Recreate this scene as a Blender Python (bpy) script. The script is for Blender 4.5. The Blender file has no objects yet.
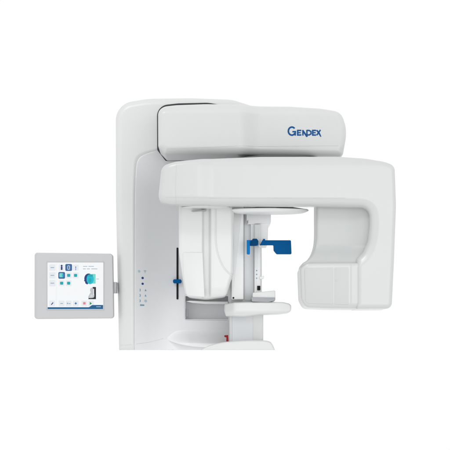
import bpy, bmesh, math
import numpy as np
from mathutils import Vector, Matrix

sc = bpy.context.scene
COL = sc.collection
D = 6.0          # camera distance to the plane Y = 0, in metres
PX = 0.004       # size of one photo pixel on that plane

def sc_(Y): return PX * (D + Y) / D
def W(px, py, Y=0.0):
    s = sc_(Y); return ((px - 225) * s, (350 - py) * s)
def V(px, py, Y=0.0):
    x, z = W(px, py, Y); return Vector((x, Y, z))

# ------------------------------------------------------------------ materials
def plastic(name, col, rough=0.35, coat=0.25, spec=0.5, grain=0.012, metallic=0.0):
    m = bpy.data.materials.new(name); m.use_nodes = True
    nt = m.node_tree; b = nt.nodes['Principled BSDF']
    tc = nt.nodes.new('ShaderNodeTexCoord')
    n1 = nt.nodes.new('ShaderNodeTexNoise'); n1.inputs['Scale'].default_value = 7; n1.inputs['Detail'].default_value = 3
    mx = nt.nodes.new('ShaderNodeMix'); mx.data_type = 'RGBA'
    mx.inputs[6].default_value = (*[c * (1 - grain) for c in col], 1)
    mx.inputs[7].default_value = (*[min(1, c * (1 + grain)) for c in col], 1)
    nt.links.new(tc.outputs['Object'], n1.inputs['Vector'])
    nt.links.new(n1.outputs['Fac'], mx.inputs[0])
    nt.links.new(mx.outputs[2], b.inputs['Base Color'])
    n2 = nt.nodes.new('ShaderNodeTexNoise'); n2.inputs['Scale'].default_value = 900
    bp = nt.nodes.new('ShaderNodeBump'); bp.inputs['Strength'].default_value = 0.05; bp.inputs['Distance'].default_value = 0.0004
    nt.links.new(tc.outputs['Object'], n2.inputs['Vector'])
    nt.links.new(n2.outputs['Fac'], bp.inputs['Height']); nt.links.new(bp.outputs['Normal'], b.inputs['Normal'])
    mr = nt.nodes.new('ShaderNodeMapRange'); mr.inputs[3].default_value = rough - 0.01; mr.inputs[4].default_value = rough + 0.01
    nt.links.new(n1.outputs['Fac'], mr.inputs[0]); nt.links.new(mr.outputs[0], b.inputs['Roughness'])
    b.inputs['Coat Weight'].default_value = coat; b.inputs['Coat Roughness'].default_value = 0.2
    b.inputs['Specular IOR Level'].default_value = spec
    b.inputs['Metallic'].default_value = metallic
    return m
def glow(name, col, s=1.0):
    m = bpy.data.materials.new(name); m.use_nodes = True
    b = m.node_tree.nodes['Principled BSDF']
    b.inputs['Base Color'].default_value = (0.01, 0.01, 0.01, 1); b.inputs['Roughness'].default_value = 0.5
    b.inputs['Specular IOR Level'].default_value = 0.1
    b.inputs['Emission Color'].default_value = (*col, 1); b.inputs['Emission Strength'].default_value = s
    return m
def srgb(r, g, b):
    f = lambda c: (c / 255 / 12.92) if c / 255 <= 0.04045 else ((c / 255 + 0.055) / 1.055) ** 2.4
    return (f(r), f(g), f(b))

M_SHELL = plastic('shell_white', (0.565, 0.578, 0.573), 0.36, 0.3)
M_ARM = plastic('arm_white', (0.492, 0.504, 0.499), 0.32, 0.45)
M_CAR = plastic('carriage_white', (0.525, 0.537, 0.533), 0.34, 0.4)
M_TUBE = plastic('tube_white', (0.585, 0.598, 0.593), 0.3, 0.35)
M_PALE = plastic('pale_trim', (0.72, 0.73, 0.73), 0.4, 0.15)
M_POST = plastic('post_white', (0.84, 0.85, 0.85), 0.45, 0.1)
M_FOOT = plastic('foot_white', (0.72, 0.73, 0.74), 0.4, 0.15)
M_PANEL = plastic('recess_grey', (0.665, 0.676, 0.692), 0.45, 0.1)
M_POSTG = plastic('post_grey', (0.75, 0.762, 0.78), 0.45, 0.1)
M_LOWP = plastic('lower_panel_grey', (0.62, 0.632, 0.65), 0.45, 0.1)
M_WIN = plastic('bracket_white', (0.455, 0.466, 0.467), 0.4, 0.25)
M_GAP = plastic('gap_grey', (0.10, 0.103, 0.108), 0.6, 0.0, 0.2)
M_NICHE = plastic('niche_grey', (0.78, 0.785, 0.80), 0.5, 0.0)
M_MON = plastic('monitor_grey', (0.445, 0.452, 0.46), 0.45, 0.05)
M_MID = plastic('mid_grey', (0.30, 0.31, 0.33), 0.5, 0.0)
M_SEAM = plastic('seam_grey', (0.50, 0.51, 0.52), 0.7, 0.0, 0.2)
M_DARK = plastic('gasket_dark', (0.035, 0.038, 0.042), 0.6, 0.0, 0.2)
M_BLACK = plastic('black', (0.006, 0.006, 0.007), 0.6, 0.0, 0.2)
M_BLUE = plastic('blue_plastic', srgb(0, 80, 136), 0.6, 0.0, 0.06)
M_BLUED = plastic('dark_blue_plastic', srgb(0, 62, 108), 0.6, 0.0, 0.06)
M_BLUEL = plastic('light_blue_plastic', srgb(10, 114, 182), 0.6, 0.0, 0.1)
M_INK = plastic('ink_blue', srgb(0, 72, 128), 0.6, 0.0, 0.2)
M_INKD = plastic('ink_navy', srgb(30, 66, 120), 0.6, 0.0, 0.2)
M_INKP = plastic('ink_pale', srgb(108, 150, 172), 0.6, 0.0, 0.2)
M_INKPP = plastic('ink_paler', srgb(165, 185, 196), 0.6, 0.0, 0.2)
M_RED = plastic('red_lever', srgb(176, 24, 32), 0.4, 0.1, 0.3)
M_METAL = plastic('hinge_metal', (0.32, 0.32, 0.34), 0.35, 0.0, metallic=0.6)

# ------------------------------------------------------------------ scene objects
def tag(o, label=None, cat=None, group=None, kind=None):
    for k, v in (('label', label), ('category', cat), ('group', group), ('kind', kind)):
        if v: o[k] = v
    return o
def thing(name, loc, label, cat):
    o = bpy.data.objects.new(name, None); COL.objects.link(o); o.location = loc
    o.empty_display_size = 0.05
    return tag(o, label, cat)
def link(name, me, mat, parent):
    o = bpy.data.objects.new(name, me); COL.objects.link(o)
    if mat: me.materials.append(mat)
    if parent:
        o.parent = parent
        off = Vector((0, 0, 0)); q = parent
        while q: off += q.location; q = q.parent
        o.location = -off
    return o

# ------------------------------------------------------------------ distance-field modelling
def fillet(pts, seg=10):
    """polygon with a corner radius per vertex (x, z, r) -> list of points"""
    out = []; n = len(pts)
    for i in range(n):
        p0 = np.array(pts[i - 1][:2]); p1 = np.array(pts[i][:2]); p2 = np.array(pts[(i + 1) % n][:2])
        r = pts[i][2] if len(pts[i]) > 2 else 0
        if r <= 0: out.append(tuple(p1)); continue
        a = p0 - p1; b = p2 - p1; la, lb = np.linalg.norm(a), np.linalg.norm(b); a /= la; b /= lb
        ang = math.acos(max(-1, min(1, float(a @ b))))
        if ang > math.pi - 0.02: out.append(tuple(p1)); continue
        t = min(r / math.tan(ang / 2), la * 0.49, lb * 0.49); r = t * math.tan(ang / 2)
        bis = a + b; bis /= np.linalg.norm(bis); c = p1 + bis * (r / math.sin(ang / 2))
        s = p1 + a * t - c; e = p1 + b * t - c
        a0 = math.atan2(s[1], s[0]); a1 = math.atan2(e[1], e[0]); da = (a1 - a0 + math.pi) % (2 * math.pi) - math.pi
        for k in range(seg + 1):
            th = a0 + da * k / seg; out.append((c[0] + r * math.cos(th), c[1] + r * math.sin(th)))
    return out
def PP(pts, Y):
    """photo-pixel outline (px, py, r_px) -> metres at depth Y, corners rounded"""
    s = sc_(Y)
    return fillet([(*W(p[0], p[1], Y), (p[2] if len(p) > 2 else 0) * s) for p in pts])
def spline(pts, n=10):
    P = [np.array(p, float) for p in pts]; P = [2 * P[0] - P[1]] + P + [2 * P[-1] - P[-2]]; out = []
    for i in range(1, len(P) - 2):
        for k in range(n):
            t = k / n
            out.append(0.5 * (2 * P[i] + (P[i + 1] - P[i - 1]) * t + (2 * P[i - 1] - 5 * P[i] + 4 * P[i + 1] - P[i + 2]) * t * t + (-P[i - 1] + 3 * P[i] - 3 * P[i + 1] + P[i + 2]) * t ** 3))
    out.append(P[-2]); return out
def sd_poly(poly, x, z):
    d = None; s = None
    n = len(poly)
    for i in range(n):
        ax, az = poly[i]; bx, bz = poly[i - 1]
        ex, ez = bx - ax, bz - az; wx, wz = x - ax, z - az
        L = ex * ex + ez * ez
        if L < 1e-14: continue
        t = np.clip((wx * ex + wz * ez) / L, 0, 1)
        q = (wx - ex * t) ** 2 + (wz - ez * t) ** 2
        c1 = z >= az; c2 = z < bz; c3 = ex * wz > ez * wx
        fl = (c1 & c2 & c3) | (~c1 & ~c2 & ~c3)
        d = q if d is None else np.minimum(d, q)
        s = fl if s is None else s ^ fl
    return np.where(s, -1, 1) * np.sqrt(d)
def rmax(a, b, r):       # intersection with a rounded edge
    if r <= 0: return np.maximum(a, b)
    u = a + r; v = b + r
    return np.minimum(np.maximum(u, v), 0) + np.hypot(np.maximum(u, 0), np.maximum(v, 0)) - r
def smin(a, b, k):
    h = np.clip(0.5 + 0.5 * (b - a) / k, 0, 1)
    return b * (1 - h) + a * h - k * h * (1 - h)
def smax(a, b, k): return -smin(-a, -b, k)
def sstep(a, b, x):
    t = np.clip((x - a) / (b - a), 0, 1); return t * t * (3 - 2 * t)
def softplus(x, k): return 0.5 * (x + np.sqrt(x * x + k * k))
def slab(poly, y0, y1, r, rb=None):
    rb = r if rb is None else rb
    def f(x, y, z):
        p = sd_poly(poly, x, z)
        a = (y0(x, z) if callable(y0) else y0) - y
        return rmax(rmax(p, a, r), y - (y1(x, z) if callable(y1) else y1), rb)
    return f

def field_mesh(name, f, lo, hi, cell, mat, parent):
    n = [max(3, int(math.ceil((hi[i] - lo[i]) / cell)) + 1) for i in range(3)]
    ax = [lo[i] + cell * np.arange(n[i]) for i in range(3)]
    v = f(ax[0][:, None, None], ax[1][None, :, None], ax[2][None, None, :])
    v = np.broadcast_to(v, n).astype(float).copy()
    for sl in ((0,), (-1,)):
        v[sl[0], :, :] = np.abs(v[sl[0], :, :]) + 1e-4
        v[:, sl[0], :] = np.abs(v[:, sl[0], :]) + 1e-4
        v[:, :, sl[0]] = np.abs(v[:, :, sl[0]]) + 1e-4
    s = v < 0
    acc = np.zeros([n[0] - 1, n[1] - 1, n[2] - 1, 3]); cnt = np.zeros([n[0] - 1, n[1] - 1, n[2] - 1])
    cs = [n[0] - 1, n[1] - 1, n[2] - 1]
    for axis in range(3):
        o1, o2 = [a for a in range(3) if a != axis]
        for d1 in (0, 1):
            for d2 in (0, 1):
                st = [0, 0, 0]; st[o1] = d1; st[o2] = d2
                A = v[st[0]:st[0] + cs[0], st[1]:st[1] + cs[1], st[2]:st[2] + cs[2]]
                st2 = list(st); st2[axis] += 1
                B = v[st2[0]:st2[0] + cs[0], st2[1]:st2[1] + cs[1], st2[2]:st2[2] + cs[2]]
                m = (A < 0) != (B < 0)
                t = np.where(m, A / np.where(m, A - B, 1), 0)
                acc[..., axis] += t; acc[..., o1] += m * d1; acc[..., o2] += m * d2; cnt += m
    act = cnt > 0
    idx = -np.ones(cs, int); ids = np.argwhere(act); idx[act] = np.arange(len(ids))
    P = (ids + acc[act] / cnt[act][:, None]) * cell + np.array(lo)
    faces = []
    for axis in range(3):
        o1, o2 = (axis + 1) % 3, (axis + 2) % 3
        A = np.take(s, range(0, n[axis] - 1), axis); B = np.take(s, range(1, n[axis]), axis)
        e = np.argwhere(A != B); inside = A[tuple(e.T)]
        ok = (e[:, o1] > 0) & (e[:, o2] > 0) & (e[:, o1] < n[o1] - 1) & (e[:, o2] < n[o2] - 1)
        e = e[ok]; inside = inside[ok]
        q = []
        for d1, d2 in ((0, 0), (1, 0), (1, 1), (0, 1)):
            c = e.copy(); c[:, o1] -= d1; c[:, o2] -= d2; q.append(idx[tuple(c.T)])
        q = np.stack(q, 1)
        q[~inside] = q[~inside][:, ::-1]
        faces.append(q)
    F = np.concatenate(faces)
    def grad(P, h=cell * 0.12):
        g = np.zeros_like(P)
        for i in range(3):
            a = P.copy(); a[:, i] += h; b = P.copy(); b[:, i] -= h
            g[:, i] = (f(a[:, 0], a[:, 1], a[:, 2]) - f(b[:, 0], b[:, 1], b[:, 2])) / (2 * h)
        return g
    for it in range(3):
        g = grad(P); d = f(P[:, 0], P[:, 1], P[:, 2])
        g2 = np.maximum((g * g).sum(1), 0.2)
        step = np.clip(d / g2, -cell, cell)[:, None] * g
        P = P - step * 0.9
    N = grad(P, cell * 0.3); N /= np.maximum(np.linalg.norm(N, axis=1), 1e-9)[:, None]
    me = bpy.data.meshes.new(name)
    me.vertices.add(len(P)); me.vertices.foreach_set('co', P.ravel())
    me.loops.add(len(F) * 4); me.loops.foreach_set('vertex_index', F.ravel())
    me.polygons.add(len(F)); me.polygons.foreach_set('loop_start', np.arange(len(F)) * 4)
    me.update(calc_edges=True); me.validate()
    me.polygons.foreach_set('use_smooth', np.ones(len(me.polygons), bool))
    me.normals_split_custom_set_from_vertices(N.tolist())
    me.update()
    return link(name, me, mat, parent)

def surf(f, x, z, ya, yb=1.0):
    """march from depth ya backwards until the field turns negative"""
    ys = np.linspace(ya, yb, 1500)
    v = f(np.full_like(ys, x), ys, np.full_like(ys, z))
    k = np.argmax(v < 0)
    return float(ys[k])

# ------------------------------------------------------------------ small-part modelling
def poly_normals(poly):
    n = len(poly); out = []
    area = sum(poly[i][0] * poly[(i + 1) % n][1] - poly[(i + 1) % n][0] * poly[i][1] for i in range(n))
    sg = 1 if area > 0 else -1
    for i in range(n):
        a = np.array(poly[i]) - np.array(poly[i - 1]); b = np.array(poly[(i + 1) % n]) - np.array(poly[i])
        na = np.array((a[1], -a[0])) / (np.linalg.norm(a) + 1e-12); nb = np.array((b[1], -b[0])) / (np.linalg.norm(b) + 1e-12)
        m = na + nb; m /= (np.linalg.norm(m) + 1e-12); c = max(0.4, float(m @ na))
        out.append(m * sg / c)
    return out, sg
def clean(poly):
    out = []
    for p in poly:
        if not out or math.hypot(p[0] - out[-1][0], p[1] - out[-1][1]) > 1e-6: out.append(p)
    if math.hypot(out[0][0] - out[-1][0], out[0][1] - out[-1][1]) < 1e-6: out.pop()
    return out
def add_ext(bm, poly, y0, y1, bev=0.001, seg=4, T=None):
    """solid from an XZ outline between depths y0 (front) and y1 (back), rounded edges"""
    poly = clean(poly); nr, sg = poly_normals(poly)
    bev = min(bev, (y1 - y0) * 0.49)
    rings = []
    for k in range(seg + 1):
        t = math.pi / 2 * k / seg; rings.append((bev * (1 - math.sin(t)), y0 + bev * (1 - math.cos(t))))
    for k in range(seg, -1, -1):
        t = math.pi / 2 * k / seg; rings.append((bev * (1 - math.sin(t)), y1 - bev * (1 - math.cos(t))))
    vs = []
    for ins, y in rings:
        row = []
        for p, nn in zip(poly, nr):
            c = Vector((p[0] - nn[0] * ins, y, p[1] - nn[1] * ins))
            row.append(bm.verts.new(T @ c if T else c))
        vs.append(row)
    n = len(poly); fs = []
    for a, b in zip(vs[:-1], vs[1:]):
        for i in range(n):
            j = (i + 1) % n; f = bm.faces.new((a[i], a[j], b[j], b[i])); f.smooth = True; fs.append(f)
    fs.append(bm.faces.new(vs[0])); fs.append(bm.faces.new(vs[-1][::-1]))
    return fs
def done(bm, name, mat, parent):
    bmesh.ops.recalc_face_normals(bm, faces=bm.faces)
    me = bpy.data.meshes.new(name); bm.to_mesh(me); bm.free()
    me.set_sharp_from_angle(angle=math.radians(32))
    return link(name, me, mat, parent)
def ext(name, pts, Y0, Y1, mat, parent, bev=0.0015, seg=4):
    bm = bmesh.new(); add_ext(bm, PP(pts, Y0), Y0, Y1, bev, seg); return done(bm, name, mat, parent)
def rect(x0, y0, x1, y1, r=0): return [(x0, y0, r), (x1, y0, r), (x1, y1, r), (x0, y1, r)]
def disc(cx, cy, r, n=24): return [(cx + r * math.cos(2 * math.pi * k / n), cy + r * math.sin(2 * math.pi * k / n)) for k in range(n)]
def tube(name, pts, r, mat, parent, bm=None, seg=8, flat=1.0):
    own = bm is None
    if own: bm = bmesh.new()
    rows = []
    for i, p in enumerate(pts):
        p = Vector(p); d = (Vector(pts[min(i + 1, len(pts) - 1)]) - Vector(pts[max(i - 1, 0)])).normalized()
        yv = Vector((0, 1, 0)); u = d.cross(yv).normalized(); w = u.cross(d).normalized()
        rows.append([bm.verts.new(p + u * r * math.cos(2 * math.pi * k / seg) + w * r * flat * math.sin(2 * math.pi * k / seg)) for k in range(seg)])
    for a, b in zip(rows[:-1], rows[1:]):
        for k in range(seg): bm.faces.new((a[k], a[(k + 1) % seg], b[(k + 1) % seg], b[k])).smooth = True
    bm.faces.new(rows[0]); bm.faces.new(rows[-1][::-1])
    if own: return done(bm, name, mat, parent)
def on_surface(f, px_pts, Y, lift=0.0, n=8):
    out = []
    for p in spline(px_pts, n):
        x, z = W(p[0], p[1], Y)
        out.append((x, surf(f, x, z, Y - 0.12, Y + 0.5) - lift, z))
    return out

# ================================================================== THE MACHINE
machine = thing('dental_xray_machine', (0, 0.1, 0),
                'large white panoramic dental x-ray machine with blue lettering and a hook-shaped rotating arm', 'x-ray machine')
X = lambda px, Y=0: W(px, 0, Y)[0]
Z = lambda py, Y=0: W(0, py, Y)[1]

# ---- column
col_out = PP([(118.6, 352, 0), (115.4, 200, 60), (115.2, 103, 24), (148, 97.6, 90), (190, 97.0, 40), (232, 98.5, 40), (262, 108, 10), (263, 352, 0)], 0)
rec = PP([(133, 420, 0), (133, 152.0, 16), (175, 145, 40), (300, 145, 0), (300, 420, 0)], 0)
ledge = [W(p[0], p[1], 0.06) for p in spline([(157, 334), (166, 328.5), (182, 324.5), (205, 322.5), (235, 322), (262, 321.5)], 6) + spline([(262, 347.5), (230, 347.6), (205, 347.2), (188, 345.8), (174, 342.6), (163, 338), (157.5, 334)], 6)]
def rec_d(x, z, c=0.022):
    dl = np.maximum(x - X(133) + c, 0); dt = np.maximum((Z(153.5) + 0.22 * (x - X(133)) - z) * 1.3 + c, 0)
    return dl + dt - np.hypot(dl, dt) - c + 0 * (x + z)
def rec_y(x, z):
    d = rec_d(x, z)
    return smin(softplus(d * 0.9, 0.003), np.zeros_like(d) + 0.095, 0.05)
niche_b = PP(rect(184.5, 295.2, 229, 320.3, 2), 0.095)
def f_col(x, y, z):
    a = slab(col_out, rec_y, 0.5, 0.030, 0.02)(x, y, z)
    p = sd_poly(niche_b, x, z)
    a = smax(a, -np.maximum(p, y - 0.19), 0.003)
    return np.maximum(a, -z)
column = field_mesh('column_housing', f_col, (X(110), -0.02, -0.004), (X(268), 0.53, Z(92)), 0.0045, M_SHELL, machine)
def f_lin(x, y, z):
    p = -rec_d(x, z) - 0.003
    q = sd_poly(col_out, x, z) + 0.004
    a = np.maximum(np.maximum(p, q), rec_y(x, z) - 0.002 + 0.02 * (1 - sstep(0.001, 0.008, rec_d(x, z))) - y)
    a = np.maximum(a, y - rec_y(x, z) - 0.03)
    a = np.maximum(a, -sd_poly(niche_b, x, z))
    return np.maximum(a, -z)
lining = field_mesh('recess_panel', f_lin, (X(128), -0.02, -0.004), (X(262), 0.14, Z(138)), 0.003, M_PANEL, machine)
tag(lining, 'recessed grey front panel of the column')
# swept foot of the recess
def ledge_y(x, z):
    t = sstep(Z(323), Z(345), z)
    t = t * (0.35 + 0.65 * sstep(X(158), X(190), x))
    return 0.096 - 0.075 * t * t + 0.02 * sstep(Z(343), Z(348), z)
f_ledge = lambda x, y, z: np.maximum(slab(ledge, ledge_y, 0.2, 0.007)(x, y, z), -z)
foot = field_mesh('recess_foot', f_ledge, (X(154), -0.02, -0.004), (X(266), 0.22, Z(318)), 0.003, M_FOOT, machine)

def on_panel(pts_px):   # places small marks flat on the recessed panel
    out = []
    for px, py in pts_px:
        x, z = W(px, py, 0.03); out.append((x, z))
    return out
def mark(name, shapes, mat, Yg=0.04, h=0.0010, f=f_lin, parent=None):
    """flat raised marks following the panel: shapes in photo pixels"""
    cx = sum(p[0] for s in shapes for p in s) / sum(len(s) for s in shapes)
    cy = sum(p[1] for s in shapes for p in s) / sum(len(s) for s in shapes)
    s0 = sc_(Yg); x, z = W(cx, cy, Yg); e = 0.003
    y = surf(f, x, z, Yg - 0.1); ya = surf(f, x + e, z, Yg - 0.1); yb = surf(f, x - e, z, Yg - 0.1)
    sl = (ya - yb) / (2 * e)
    bm = bmesh.new()
    for s in shapes:
        poly = [W(p[0], p[1], Yg) for p in s]
        fs = add_ext(bm, poly, 0, 0.0016, 0.0003, 2)
    for v in bm.verts: v.co.y += y - h + (v.co.x - x) * sl
    return done(bm, name, mat, parent or lining)
# controls on the slanted panel
mark('indicator_icon', [disc(139.4, 271.6, 1.2, 14)], M_INKPP)
mark('indicator_icon', [rect(144.6, 270.2, 145.5, 273.0), rect(143.8, 270.6, 146.4, 271.3)], M_INKPP)
mark('round_button', [disc(142.8, 278.1, 1.15)], M_INKD)
mark('round_button', [disc(142.8, 283.9, 1.15)], M_INKD)
for i, yy in enumerate((290.2, 295.6, 301.0)):
    mark('button', [[(139.8, yy - 1.3), (140.6, yy - 1.3), (141.0, yy), (140.6, yy + 1.3), (139.8, yy + 1.3), (140.3, yy)]], M_INKP)
    if i < 2: mark('button', [[(144.6, yy + .9), (145.5, yy - 1.2), (146.6, yy + .9)]], M_INKP)
    else: mark('button', [disc(145.6, yy, 1.35, 14)], M_INKPP)
mark('nameplate', [rect(140.4, 304.5, 145.6, 306)], M_INKP)
# height slot with slider
Ys = 0.092
ext('height_slot', rect(176.5, 247.6, 178.4, 299.4, .8), Ys - 0.0025, Ys + 0.004, M_BLACK, lining, 0.0005)
ext('slot_slider', rect(173.0, 279.3, 181.4, 283.2, 1.5), Ys - 0.018, Ys + 0.001, M_BLUE, lining, 0.002)
ext('screw', [(p[0], p[1]) for p in disc(161.2, 184, .8, 12)], 0.085, 0.10, M_MID, lining, 0.0005)
# niche with a shelf
bm = bmesh.new()
x0, z1 = W(184.6, 295.4, 0.095); x1, z0 = W(228.9, 320.2, 0.095)
for (a, b, c, d, ya, yb) in ((x0, z0, x1, z0 + 0.003, .094, .178), (x0, z1 - .003, x1, z1, .094, .178), (x0, z0 + .0031, x0 + .003, z1 - .0031, .094, .178), (x1 - .003, z0 + .0031, x1, z1 - .0031, .094, .178), (x0 + .0031, z0 + .0031, x1 - .0031, z1 - .0031, .172, .178)):
    add_ext(bm, [(a, b), (c, b), (c, d), (a, d)], ya, yb, 0.0004, 1)
niche = done(bm, 'storage_niche', M_NICHE, machine); tag(niche, 'grey open niche in the column')
sh = [W(*p, 0.09) for p in ((186, 301.2), (192, 302.8), (205, 304.0), (226, 304.2), (228, 303.8), (228, 301.6), (205, 301.4), (190, 300.6))]
bm = bmesh.new(); add_ext(bm, sh, 0.088, 0.171, 0.0015); done(bm, 'niche_shelf', M_PALE, niche)
ext('niche_handle', rect(186.0, 309, 188.0, 317, .5), 0.10, 0.125, M_MID, niche)
# panel seam low on the column
tube('panel_seam', on_surface(f_col, [(120.5, 345), (126, 345), (132, 344.6)], 0.0), 0.0006, M_SEAM, column)
tube('panel_seam', on_surface(f_lin, [(135, 344.4), (150, 342), (163, 338.5)], 0.05), 0.0006, M_SEAM, lining)

# ---- carriage (fixed head arm)
YC = -0.20
car = PP([(158.2, 147, 3), (158.0, 106.4, 15), (176, 104.0, 30), (205, 102.8, 60), (250, 103.2, 60), (290, 103.8, 80), (322, 106.6, 80), (341.5, 110.6, 16), (346.4, 126, 30), (346.4, 137, 40), (342.8, 157.0, 5), (250, 154.5, 90), (200, 154, 30), (165, 154.2, 3)], YC)
xs1, xs2 = X(238, YC), X(262, YC); zc = Z(147.0, YC); zt = Z(109, YC)
def car_y(x, z):
    lobe = -0.024 * (1 - sstep(xs1, xs2, x)) - 0.012 * sstep(xs2, X(345, YC), x)
    low = softplus(zc - z, 0.005) * 0.22
    top = softplus(z - Z(112.5, YC), 0.004) * 0.9
    return YC + lobe + low + top + 0.10 * (z - Z(146, YC)) * sstep(xs1, xs2, x)
def f_car(x, y, z): return slab(car, car_y, 0.12, 0.026, 0.02)(x, y, z)
carriage = field_mesh('carriage_arm', f_car, (X(154, YC), -0.27, Z(162, YC)), (X(350, YC), 0.14, Z(99, YC)), 0.004, M_CAR, machine)
# dark gap between the shell and the carriage
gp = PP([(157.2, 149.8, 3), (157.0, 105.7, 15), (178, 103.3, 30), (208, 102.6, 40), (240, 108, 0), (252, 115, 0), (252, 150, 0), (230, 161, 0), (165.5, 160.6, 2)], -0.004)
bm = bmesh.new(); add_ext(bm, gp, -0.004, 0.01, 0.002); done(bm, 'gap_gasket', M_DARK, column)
tube('panel_seam', on_surface(f_car, [(162, 149.6), (200, 148.3), (240, 146.6), (262, 146.4), (300, 146.2), (343, 146.2)], YC, 0.0003), 0.0005, M_SEAM, carriage)

# lettering, drawn as strokes
def stroke(bm, pts, w, Y, f, Yref):
    P = [np.array(p, float) for p in pts]
    L, R = [], []
    for i in range(len(P)):
        a = P[i] - P[i - 1] if i > 0 else None; b = P[i + 1] - P[i] if i < len(P) - 1 else None
        na = np.array((-a[1], a[0])) / np.linalg.norm(a) if a is not None else None
        nb = np.array((-b[1], b[0])) / np.linalg.norm(b) if b is not None else None
        m = na if nb is None else nb if na is None else na + nb
        ref = nb if nb is not None else na
        m = m / np.linalg.norm(m); c = max(0.5, float(m @ ref)); wi = w[i] if isinstance(w, (list, tuple)) else w
        L.append(P[i] + m * wi / 2 / c); R.append(P[i] - m * wi / 2 / c)
    add_ext(bm, [W(p[0], p[1], Yref) for p in L + R[::-1]], 0, 0.0018, 0.0002, 1)
bm = bmesh.new()
lw = 1.35
def arc(cx, cy, rx, ry, a0, a1, n=14):
    return [(cx + rx * math.cos(math.radians(a0 + (a1 - a0) * k / n)), cy - ry * math.sin(math.radians(a0 + (a1 - a0) * k / n))) for k in range(n + 1)]
Lt = []
Lt.append((arc(291.9, 131.0, 3.5, 4.1, 40, 330, 20), lw))                 # G bowl
Lt.append(([(292.4, 131.6), (295.4, 131.6), (295.2, 135.6)], 1.2))          # G bar
Lt.append(([(301.3, 130.4), (297.7, 130.4), (297.7, 135.0), (301.3, 135.0)], 1.2)); Lt.append(([(297.9, 132.7), (300.7, 132.7)], 1.0))
Lt.append(([(302.9, 135.6), (302.9, 129.9)], 1.15)); Lt.append(([(302.7, 130.3), (307.0, 136.9)], 1.35)); Lt.append(([(306.9, 136.9), (306.9, 129.9)], 1.15))
Lt.append(([(306.9, 130.4), (309.2, 130.5), (310.9, 131.6), (311.0, 133.9), (309.3, 135.0), (307.0, 135.1)], 1.15))
Lt.append(([(316.0, 130.5), (312.7, 130.5), (312.7, 135.2), (316.0, 135.2)], 1.2)); Lt.append(([(312.9, 132.8), (315.6, 132.8)], 1.0))
Lt.append(([(316.6, 130.2), (318.9, 133.2), (320.8, 136.9)], [1.2, 1.4, 0.9])); Lt.append(([(320.4, 130.0), (318.6, 132.6), (316.6, 135.4)], 1.15))
for pts, w in Lt: stroke(bm, pts, [q * 1.22 for q in w] if isinstance(w, list) else w * 1.22, 0, f_car, YC)
zs = {}
for v in bm.verts:
    key = (round(v.co.x, 3), round(v.co.z, 3))
    if key not in zs: zs[key] = surf(f_car, v.co.x, v.co.z, YC - 0.1, YC + 0.1)
    v.co.y += zs[key] - 0.0009
logo = done(bm, 'lettering', M_INK, carriage); tag(logo, 'dark blue raised lettering on the carriage')

# ---- rotating C arm
YA = -0.45
arm_pts = [(158.2, 195, 12), (161.5, 165.5, 9), (176, 161.2, 30), (204, 158.2, 80), (262, 155.8, 90), (338, 155.6, 90), (366, 157.6, 90), (386, 161.2, 40), (395.2, 165.4, 8),
           (396.6, 205, 80), (394.5, 262, 80), (392.2, 308.6, 6), (357, 308.8, 0), (357, 258.5, 0), (363.5, 252, 6), (368.6, 241, 16), (370.4, 226, 16), (370.2, 207.0, 9), (300, 205.4, 80), (230, 205.0, 60), (170, 204.0, 8), (160, 202.0, 5)]
arm = PP(arm_pts, YA)
inner = [W(p[0], p[1], YA) for p in ([(140, 203.5)] + spline([(170, 204.2), (230, 205.2), (300, 205.6), (345, 206.2), (362, 207), (368.5, 210.5), (370.3, 218), (370.3, 228), (368.4, 241), (363.5, 252), (357, 258.5)], 5))]
def sd_line(P, x, z):
    d = None
    for (ax, az), (bx, bz) in zip(P[:-1], P[1:]):
        ex, ez = bx - ax, bz - az; t = np.clip(((x - ax) * ex + (z - az) * ez) / (ex * ex + ez * ez + 1e-12), 0, 1)
        q = (x - ax - ex * t) ** 2 + (z - az - ez * t) ** 2; d = q if d is None else np.minimum(d, q)
    return np.sqrt(d)
xa1, xa2 = X(197, YA), X(214, YA)
def arm_y(x, z):
    di = sd_line(inner, x, z)
    ch = softplus(8.2 * sc_(YA) - di, 0.003) * 0.42
    lobe = -0.013 * (1 - sstep(xa1, xa2, x))
    endr = softplus(X(170, YA) - x, 0.02) * 0.35
    top = softplus(z - Z(163.5, YA), 0.005) * 0.5
    return YA + lobe + ch + endr + top
def arm_b(x, z):
    return YA + 0.07 + smin(softplus(z - Z(207, YA), 0.01) * 1.6, 0 * z + 0.20, 0.02) * (1 - sstep(X(330, YA), X(350, YA), x)) + 0.2 * sstep(X(330, YA), X(350, YA), x)
def f_arm(x, y, z): return slab(arm, arm_y, arm_b, 0.018, 0.02)(x, y, z)
carm = field_mesh('rotating_arm', f_arm, (X(153, YA), -0.51, Z(313, YA)), (X(401, YA), -0.15, Z(150, YA)), 0.004, M_ARM, machine)
tube('panel_seam', on_surface(f_arm, [(161, 197.6), (200, 198), (240, 198), (345, 198)], YA, 0.0003), 0.0005, M_SEAM, carm)
tube('panel_seam', on_surface(f_arm, [(176.6, 163.5), (176, 175), (175.6, 190), (176, 203)], YA, 0.0003), 0.0005, M_SEAM, carm)

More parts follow.
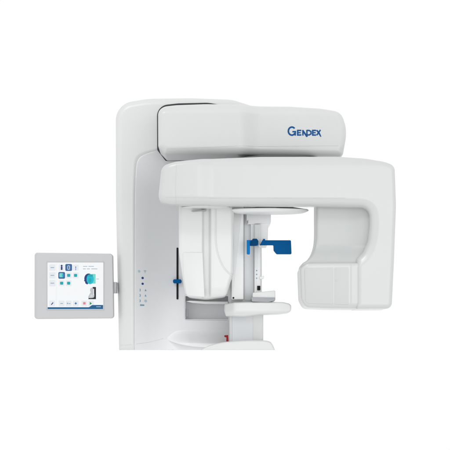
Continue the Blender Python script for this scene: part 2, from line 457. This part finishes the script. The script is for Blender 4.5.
# bracket behind the leg, and the sensor head
YB = -0.38
br = [W(p[0], p[1], YB) for p in [(316.6, 190)] + spline([(316.6, 215), (316.6, 234), (315.4, 245), (312, 254), (306.5, 260.8), (301.5, 264.8), (300, 275)], 6) + [(380, 275), (380, 190)]]
def br_y(x, z):
    return YB - 0.035 * sstep(Z(244, YB), Z(264, YB), z) - 0.015 * sstep(X(345, YB), X(376, YB), x)
f_br = slab(br, br_y, -0.2, 0.010)
field_mesh('sensor_bracket', f_br, (X(296, YB), -0.45, Z(278, YB)), (X(383, YB), -0.18, Z(187, YB)), 0.004, M_WIN, machine)
YH = -0.445
hd = PP([(300.2, 267.5, 6), (307, 262.8, 5), (352, 262.6, 0), (364, 262.6, 0), (364, 308.6, 0), (330, 308.4, 20), (306, 307.4, 7), (301.4, 299, 10)], YH)
def hd_y(x, z):
    gx = 0.003 * sstep(X(349.5, YH), X(352.5, YH), x)
    bot = softplus(Z(304, YH) - z, 0.004) * 0.5
    left = softplus(X(306, YH) - x, 0.008) * 0.4
    return YH + gx + bot + left
f_hd = slab(hd, hd_y, -0.2, 0.012)
head = field_mesh('sensor_head', f_hd, (X(296, YH), -0.47, Z(312, YH)), (X(367, YH), -0.18, Z(258, YH)), 0.003, M_ARM, machine)
ext('sensor_window', [(304.6, 268.2, 2), (333.2, 267.6, 1), (333.2, 304.0, 1), (305.6, 303.4, 4)], YH - 0.0007, YH + 0.004, M_WIN, head, 0.0006)
ext('sensor_trim', [(334.4, 267.6, 1), (348.4, 267.4, 1), (348.4, 304.4, 1), (334.4, 304.1, 1)], YH - 0.0005, YH + 0.004, M_WIN, head, 0.0004)
ext('indicator_lamp', [(p[0], p[1]) for p in disc(336.2, 280.5, .8, 12)], YH - 0.002, YH, M_SEAM, head, 0.0004)

# ---- tube head hanging from the left end of the arm
YT = -0.33
tb = PP([(178.6, 196, 0), (178.6, 252, 4), (181.6, 272, 30), (185.4, 296.4, 7), (206, 298.6, 30), (226.3, 296.0, 6), (231, 280, 20), (234, 272, 4), (234, 196, 0)], YT)
def tb_y(x, z):
    g = 0.014 * sstep(X(201.5, YT), X(204.5, YT), x) * (1 - sstep(X(208.5, YT), X(211.5, YT), x))
    right = softplus(x - X(215, YT), 0.006) * 0.12
    low = softplus(Z(288, YT) - z, 0.01) * 0.25
    return YT + g + right + low
f_tb = slab(tb, tb_y, -0.17, 0.014)
tubeh = field_mesh('tube_head', f_tb, (X(174, YT), -0.36, Z(302, YT)), (X(238, YT), -0.06, Z(194, YT)), 0.003, M_TUBE, machine)
cv = PP([(182.8, 252.5, 1.5), (202.6, 252.5, 1), (203.4, 270, 0), (204.6, 297.2, 1), (186.6, 295.6, 3), (183.6, 274, 20)], YT)
bm = bmesh.new(); add_ext(bm, cv, YT - 0.0025, YT + 0.012, 0.002); cvo = done(bm, 'lower_cover', M_TUBE, tubeh)
tube('edge_bead', on_surface(f_tb, [(215.8, 207), (215.8, 225), (215.9, 243), (218.4, 256), (223.4, 267), (229, 273.2), (232.6, 275.2)], YT, 0.000, 10), 0.0030, M_TUBE, tubeh)
tube('edge_bead', on_surface(f_tb, [(231.6, 207), (231.5, 230), (231.4, 255), (231.0, 272)], YT, 0.000), 0.0022, M_TUBE, tubeh)

# ---- hub caps under the arm
def lathe(name, cx, cy, rows, mat, parent, n=72, sy=1.0):
    bm = bmesh.new(); vs = []
    for r, z in rows:
        vs.append([bm.verts.new((cx + r * math.cos(2 * math.pi * k / n), cy + sy * r * math.sin(2 * math.pi * k / n), z)) for k in range(n)])
    for a, b in zip(vs[:-1], vs[1:]):
        for k in range(n): bm.faces.new((a[k], a[(k + 1) % n], b[(k + 1) % n], b[k])).smooth = True
    bm.faces.new(vs[0]); bm.faces.new(vs[-1][::-1])
    return done(bm, name, mat, parent)
YD = -0.30
zd = Z(209.1, YD - 0.06)
hub = lathe('hub_cap', X(269, YD), YD, [(0.10, zd + 0.006), (0.147, zd + 0.0045), (0.1505, zd + 0.002), (0.149, zd - 0.002), (0.140, zd - 0.0065), (0.128, zd - 0.010), (0.115, zd - 0.0115), (0.10, zd - 0.012), (0.05, zd - 0.012)], M_PALE, machine, sy=0.45)
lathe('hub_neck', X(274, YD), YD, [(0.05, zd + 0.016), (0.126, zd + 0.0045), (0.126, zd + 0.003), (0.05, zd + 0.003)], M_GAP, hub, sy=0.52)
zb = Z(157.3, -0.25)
lathe('bearing_gap_shade', X(278, -0.25), -0.13, [(0.05, zb + 0.006), (0.154, zb + 0.0055), (0.156, zb + 0.0045), (0.156, zb - 0.02), (0.05, zb - 0.02)], M_GAP, machine)  # shade of the gap between carriage and arm, put in as a dark disc
hub2 = lathe('tube_collar', X(206, YD), YD, [(0.06, zd + 0.03), (0.094, zd + 0.012), (0.096, zd + 0.009), (0.088, zd + 0.005), (0.075, zd + 0.003), (0.03, zd + 0.003)], M_TUBE, machine, sy=1.0)
ext('collar_gap', [(191.5, 211, 0), (205, 209.6, 0), (206.5, 210.1, 0), (205, 210.8, 0), (193, 211.6, 0)], YT - 0.012, YT + 0.01, M_MID, hub2, 0.0008)

# ---- support post on the right of the recess
YP = -0.16
post = ext('support_post', [(229.4, 342, 0), (229.4, 206, 0), (246, 206, 0), (246, 200, 0), (260.4, 200, 0), (260.4, 296, 0), (263.4, 300, 0), (263.4, 342, 0)], YP, 0.30, M_TUBE, machine, 0.006)
ext('post_cover', rect(231.6, 200, 243.6, 299.5, 1), YP - 0.05, YP + 0.004, M_POST, post, 0.004)
ext('post_channel', rect(244.4, 200, 253.8, 300, 0.5), YP - 0.004, YP + 0.004, M_POSTG, post, 0.001)
ext('post_panel', rect(232.4, 309, 252.8, 343, 0.5), YP - 0.003, YP + 0.004, M_LOWP, post, 0.001)
ext('lock_screw', [(p[0], p[1]) for p in disc(233.4, 297.9, .95, 14)], YP - 0.0515, YP - 0.03, M_BLACK, post, 0.0005)
ext('post_bracket', [(250.6, 200, 0), (270.6, 200, 0), (270.6, 223.4, 1), (268.2, 225.2, 1), (267.6, 245, 1), (250.6, 245, 0)], YP - 0.025, YP + 0.15, M_POST, post, 0.003)
ext('bracket_lip', [(246.4, 208, 1), (270.9, 208, 0), (270.9, 223.0, 1), (246.4, 224.4, 1)], YP - 0.033, YP - 0.0255, M_POST, post, 0.002)
ext('screw', [(246.9, 221), (248.2, 220.4), (248.0, 223.2), (247, 224)], YP - 0.037, YP - 0.03, M_MID, post, 0.0004)
rod = ext('support_rod', rect(254.3, 224, 260.8, 301, 1), YP - 0.045, YP - 0.005, M_PALE, post, 0.004)
for yy in (270.6, 274.4, 278.2):
    ext('height_mark', [(p[0], p[1]) for p in disc(256.7, yy, .62, 12)], YP - 0.0462, YP - 0.043, M_INKP, rod, 0.0003)
ext('rod_knob', [(259.6, 276.6, .5), (262.4, 276.4, .5), (263.2, 275.4, .4), (264, 276, .4), (263.8, 278.6, .8), (259.6, 279.4, .5)], YP - 0.052, YP - 0.03, M_PALE, rod, 0.0015)
ext('rod_clip', rect(257.2, 285.8, 260.4, 290.2, .4), YP - 0.05, YP - 0.03, M_BLACK, rod, 0.0008)

# ---- patient tray with chin rest
YR = YP - 0.10
tr = PP([(224.6, 303.6, 1.5), (234, 302.4, 2), (262, 301.8, 10), (283, 302.0, 10), (291.6, 304.0, 4), (291.0, 312.4, 4), (280, 313.9, 10), (260, 314.6, 20), (244, 316.8, 8), (226.0, 316.0, 2), (224.2, 310, 2)], YR)
def tr_y(x, z):
    w = softplus(X(234, YR) - x, 0.003) * 1.1
    low = softplus(Z(311.5, YR) - z, 0.003) * 0.8
    return YR + w + low
f_tr = slab(tr, tr_y, YR + 0.14, 0.006)
tray = field_mesh('patient_tray', f_tr, (X(221, YR), YR - 0.02, Z(319, YR)), (X(294, YR), YR + 0.16, Z(299, YR)), 0.0022, M_TUBE, machine)
chin = ext('chin_rest', [(252.6, 298.6, 0), (252.6, 292.6, 1.2), (262, 291.8, 10), (275.2, 290.4, 1), (275.4, 298.6, 0)], YR, YR + 0.09, M_TUBE, machine, 0.003)
ext('chin_rest_base', [(251.2, 297.2, 1), (275.4, 297.6, 0.5), (275.2, 300.6, 1), (268, 302.2, 6), (252, 301.6, 1)], YR - 0.004, YR + 0.085, M_MID, chin, 0.002)
# base front and red lever
YF = -0.24
bs = [W(p[0], p[1], YF) for p in spline([(198, 351), (203, 348.4), (211, 345), (224, 342), (244, 340.4), (262, 340.3), (269.5, 341.4), (272.6, 344.4), (275.6, 351)], 8)]
f_bs = lambda x, y, z: np.maximum(slab(bs, YF, 0.0, 0.008)(x, y, z), -z)
field_mesh('base_foot', f_bs, (X(196, YF), YF - 0.02, -0.003), (X(280, YF), 0.07, Z(336, YF)), 0.0025, M_SHELL, machine)
ext('release_lever', [(224.3, 335.2, .3), (228.2, 335.0, .3), (228.4, 341.4, .3), (226.2, 341.4, .3), (226.4, 337.4, 0), (224.4, 337.0, .2)], 0.0, 0.025, M_RED, machine, 0.001)

# ================================================================== BITE GUIDE
YG = YP - 0.10
gd = V(256, 246, YG)
guide = thing('bite_guide', gd, 'bright blue plastic bite guide with a square plate, fixed to the white post', 'bite guide')
ext('guide_hook', [(246.8, 240.0, .5), (258.2, 240.0, 0.3), (258.2, 245.4, .3), (250.0, 245.4, 0.3), (250.0, 254.2, 1), (246.8, 254.2, 1)], YG, YG + 0.02, M_BLUEL, guide, 0.0015)
ext('guide_clamp', [(251.8, 240.2, 0.4), (252.8, 238.6, 1), (256.8, 238.6, 1.2), (258.5, 241, 1), (258.3, 244, 1), (256.8, 245.4, .8), (250.2, 245.4, 0.3), (250.2, 241.2, 0.4)], YG - 0.006, YG + 0.028, M_BLUED, guide, 0.0015)
ext('guide_plate', [(259.6, 245.2, .3), (263.4, 238.8, .6), (265.0, 238.8, .6), (265.2, 240.2, .3), (291.0, 240.2, 1.2), (291.6, 254.2, 1.2), (276.6, 254.2, 1.8), (273.6, 250.6, 1.6), (273.4, 245.2, .8)], YG, YG + 0.012, M_BLUE, guide, 0.0015)
ext('guide_stem', [(258.2, 246, .3), (262.8, 238.2, .3), (264, 238.2, .3), (264, 240, .3), (260.2, 247, .3)], YG + 0.013, YP - 0.044, M_PALE, guide, 0.001)

# ================================================================== TOUCH SCREEN
YM = -0.03
mon = thing('touchscreen_monitor', V(74, 319, YM), 'flat grey touchscreen monitor with lit menu, hinged to the left side of the white column', 'monitor')
hs = [W(*p[:2], YM) + (p[2] * sc_(YM),) for p in ((34.2, 254.2, 3.5), (36, 252.6, 2), (112.6, 253.6, 3), (113.6, 318.2, 3), (36, 318.9, 3), (34.0, 317.0, 3))]
f_mon = slab(fillet(hs), lambda x, z: YM + softplus(X(37.4, YM) - x, .0015) * .8, YM + 0.045, 0.004)
housing = field_mesh('monitor_housing', f_mon, (X(31, YM), -0.05, Z(322, YM)), (X(117, YM), 0.03, Z(249, YM)), 0.003, M_MON, mon)
bm = bmesh.new()
def ring(x0, y0, x1, y1, t):
    add_ext(bm, [W(*p, YM) for p in ((x0 - t, y0 - t), (x1 + t, y0 - t), (x1 + t, y0), (x0 - t, y0))], YM - .0022, YM + .002, .0006, 2)
    add_ext(bm, [W(*p, YM) for p in ((x0 - t, y1), (x1 + t, y1), (x1 + t, y1 + t), (x0 - t, y1 + t))], YM - .0022, YM + .002, .0006, 2)
    add_ext(bm, [W(*p, YM) for p in ((x0 - t, y0 + .05), (x0, y0 + .05), (x0, y1 - .05), (x0 - t, y1 - .05))], YM - .0021, YM + .002, .0006, 2)
    add_ext(bm, [W(*p, YM) for p in ((x1, y0 + .05), (x1 + t, y0 + .05), (x1 + t, y1 - .05), (x1, y1 - .05))], YM - .0021, YM + .002, .0006, 2)
ring(47.6, 262.6, 103.2, 309.2, 0.8); done(bm, 'screen_bezel', M_MON, mon)
ext('hinge', rect(113.2, 282, 116.6, 293, .3), YM + .01, YM + .06, M_METAL, mon, 0.001)
G = {k: glow('screen_' + k, srgb(*c)) for k, c in dict(white=(243, 245, 247), tile=(229, 233, 237), side=(236, 240, 243), blue=(58, 104, 160), navy=(32, 62, 122), teal=(22, 166, 178), cyan=(24, 186, 206),
     mint=(120, 212, 204), bar=(20, 94, 142), grey=(150, 172, 190), pale=(186, 204, 218), pink=(226, 150, 160), green=(20, 150, 70), black=(28, 30, 34), mist=(190, 194, 198), red=(200, 70, 90)).items()}
screen = ext('screen', rect(47.6, 262.6, 103.2, 309.2), YM - .0008, YM + .002, G['white'], mon, 0.0002, 1)
lay = [0]
def pic(name, shapes, col, lv=1):
    bm = bmesh.new()
    for s in shapes: add_ext(bm, PP(s, YM), YM - .0008 - lv * .0003, YM - .0005, .00003, 1)
    return done(bm, name, G[col], screen)
def R(cx, cy, w, h, r=0): return rect(cx - w / 2, cy - h / 2, cx + w / 2, cy + h / 2, r)
for yy in (267.6, 275.4, 283.2):
    pic('side_tile', [R(52.4, yy, 6.2, 6.4, .8)], 'tile'); pic('tile_text', [R(52.4, yy, 3.6, .8)], 'grey', 2)
pic('divider', [R(56.4, 285, .3, 43)], 'tile')
for cx, cy in ((61.7, 267.6), (75.8, 267.6), (68.7, 275.4), (75.8, 275.4), (61.7, 283.2), (68.7, 283.2), (61.7, 303.5), (68.7, 303.5), (75.8, 303.5), (84.4, 303.5), (91, 303.5), (52.2, 303.5)):
    pic('tile', [R(cx, cy, 5.8, 5.8, .8)], 'tile')
pic('selected_tile', [R(68.7, 267.5, 6.8, 7.0, 1.3)], 'blue', 2); pic('figure_icon', [R(68.7, 267.6, 2.6, 4.4, 1.1)], 'pale', 3); pic('figure_icon', [R(68.7, 267.6, .9, 3.0, .3)], 'navy', 4)
pic('figure_icon', [[(p[0], p[1]) for p in disc(61.7, 265.7, .95, 10)], R(61.7, 268.3, 1.7, 3.4, .5)], 'navy', 3)
pic('figure_icon', [R(75.8, 267.2, .8, 1.4), R(75.8, 269.2, .5, 2.2)], 'blue', 3)
pic('selected_tile', [R(61.7, 275.4, 6.8, 6.8, 1.3)], 'blue', 2); pic('view_icon', [R(61.2, 275.2, 3.6, 4.0, .8)], 'mint', 3); pic('view_icon', [R(62.7, 275.4, 1.4, 2.6, .3)], 'cyan', 4)
for cx, cy in ((68.7, 275.4), (75.6, 275.4), (61.7, 283.2), (68.7, 283.2)): pic('view_icon', [R(cx, cy, 3.2, 3.0, .7)], 'teal', 3)
pic('title_text', [R(85.2, 266.4, 4.2, .55), R(91.2, 266.4, 5.4, .55), R(84.4, 268.9, 2.8, .6), R(88.4, 268.9, 3.0, .6), R(94.4, 268.9, 6.0, .6)], 'grey', 2)
el = lambda cx, cy, rx, ry, a0=0, a1=360, n=28: [(cx + rx * math.cos(math.radians(a0 + (a1 - a0) * k / n)), cy + ry * math.sin(math.radians(a0 + (a1 - a0) * k / n))) for k in range(n + (a1 - a0 < 360))]
pic('head_picture', [el(88.6, 278.6, 4.3, 5.1)], 'navy', 2)
pic('head_picture', [[(84.6, 279.6), (84.0, 281.0), (85.0, 281.4), (85.4, 283.4), (87.4, 284.6), (89, 282)]], 'navy', 3)
pic('head_picture', [R(93.4, 278.8, 4.4, 9.6, .5)], 'mint', 3)
pic('head_picture', [el(90.2, 279.2, 3.6, 5.0)], 'cyan', 4); pic('head_picture', [R(90.6, 275.6, 4.6, 2.2, .5)], 'teal', 5)
pic('head_picture', [el(90.0, 280.4, 1.5, 2.4)], 'teal', 5)
pic('pointer', [R(97.6, 279, 2.8, .5)], 'grey', 2)
pic('patient_picture', [[(92.8, 287.0), (96.0, 287.0), (96.0, 299.2), (88.4, 299.2), (88.6, 297.8), (93.0, 297.2), (93.6, 291.5), (92.0, 290)]], 'black', 2)
pic('patient_picture', [el(91.8, 290.2, 1.7, 2.5)], 'mist', 3); pic('patient_picture', [spline([(90.9, 292), (89.4, 294.6), (88.4, 297.8), (93.6, 297.6), (94.3, 294.5), (93.3, 291.4)], 5)], 'mist', 4)
pic('patient_picture', [R(93.8, 292, .6, 6.5), R(91.6, 295.2, 2.2, .4), R(91.4, 296.4, 2.6, .3)], 'white', 5)
pic('pencil_icon', [[(50.9, 304.6), (52.8, 302.2), (53.6, 302.8), (51.6, 305.0)]], 'navy', 3)
pic('minus_icon', [R(61.7, 303.5, 2.6, .8)], 'grey', 3); pic('value_text', [R(67.6, 303.4, 1.2, 1.4), R(69.6, 303.6, 1.8, .8)], 'grey', 3)
pic('plus_icon', [R(75.8, 303.4, 2.2, .8)], 'blue', 3); pic('plus_icon', [R(75.8, 303.4, .8, 2.2)], 'blue', 4)
pic('cancel_icon', [R(84.4, 303.3, 2.6, 2.6, .4)], 'pink', 3); pic('cancel_icon', [R(84.4, 303.3, 1.2, .5)], 'red', 4)
pic('start_icon', [[(89.8, 301.8), (92.0, 303.4), (89.8, 305.0)]], 'green', 3)
pic('status_bar', [[(47.7, 307.2), (89, 307.2, 2), (92.2, 305.0, 2), (103.1, 305.0), (103.1, 309.1), (47.7, 309.1)]], 'bar', 2)
pic('status_text', [R(98.6, 306.8, 4.6, .6)], 'pale', 3)

# ================================================================== LIGHT, WORLD, CAMERA
w = bpy.data.worlds.new('World'); sc.world = w; w.use_nodes = True
nt = w.node_tree; bg = nt.nodes['Background']
tc = nt.nodes.new('ShaderNodeTexCoord'); sep = nt.nodes.new('ShaderNodeSeparateXYZ'); nt.links.new(tc.outputs['Generated'], sep.inputs[0])
mr = nt.nodes.new('ShaderNodeMapRange'); mr.interpolation_type = 'SMOOTHSTEP'
mr.inputs[1].default_value = -0.1; mr.inputs[2].default_value = 0.6; mr.inputs[3].default_value = 1.14; mr.inputs[4].default_value = 1.02
nt.links.new(sep.outputs['Y'], mr.inputs[0]); nt.links.new(mr.outputs[0], bg.inputs['Strength'])
bg.inputs['Color'].default_value = (1, 1, 1, 1)

def area(name, loc, target, sx, sy, power):
    l = bpy.data.lights.new(name, 'AREA'); l.shape = 'RECTANGLE'; l.size = sx; l.size_y = sy; l.energy = power
    o = bpy.data.objects.new(name, l); COL.objects.link(o); o.location = loc
    o.rotation_euler = (Vector(target) - Vector(loc)).to_track_quat('-Z', 'Y').to_euler()
    return o
area('softbox_key', (-1.5, -3.4, 3.4), (0, 0, 0.6), 1.4, 0.8, 34)
area('added_fill', (1.5, -4.8, 0.35), (0.1, 0, 0.5), 3.4, 2.4, 38)  # unseen fill lamp, added to brighten the post under the arm

cam = bpy.data.cameras.new('camera'); co = bpy.data.objects.new('camera', cam); COL.objects.link(co)
co.location = (0, -D, 0.0); co.rotation_euler = (math.radians(90), 0, 0)
cam.sensor_width = 36; cam.lens = 36 * D / (450 * PX); cam.shift_y = 125 / 450; cam.clip_end = 100
sc.camera = co
sc.view_settings.view_transform = 'Standard'; sc.view_settings.look = 'None'
sc.view_settings.exposure = 0; sc.view_settings.gamma = 1
sc.cycles.max_bounces = 10; sc.cycles.diffuse_bounces = 6
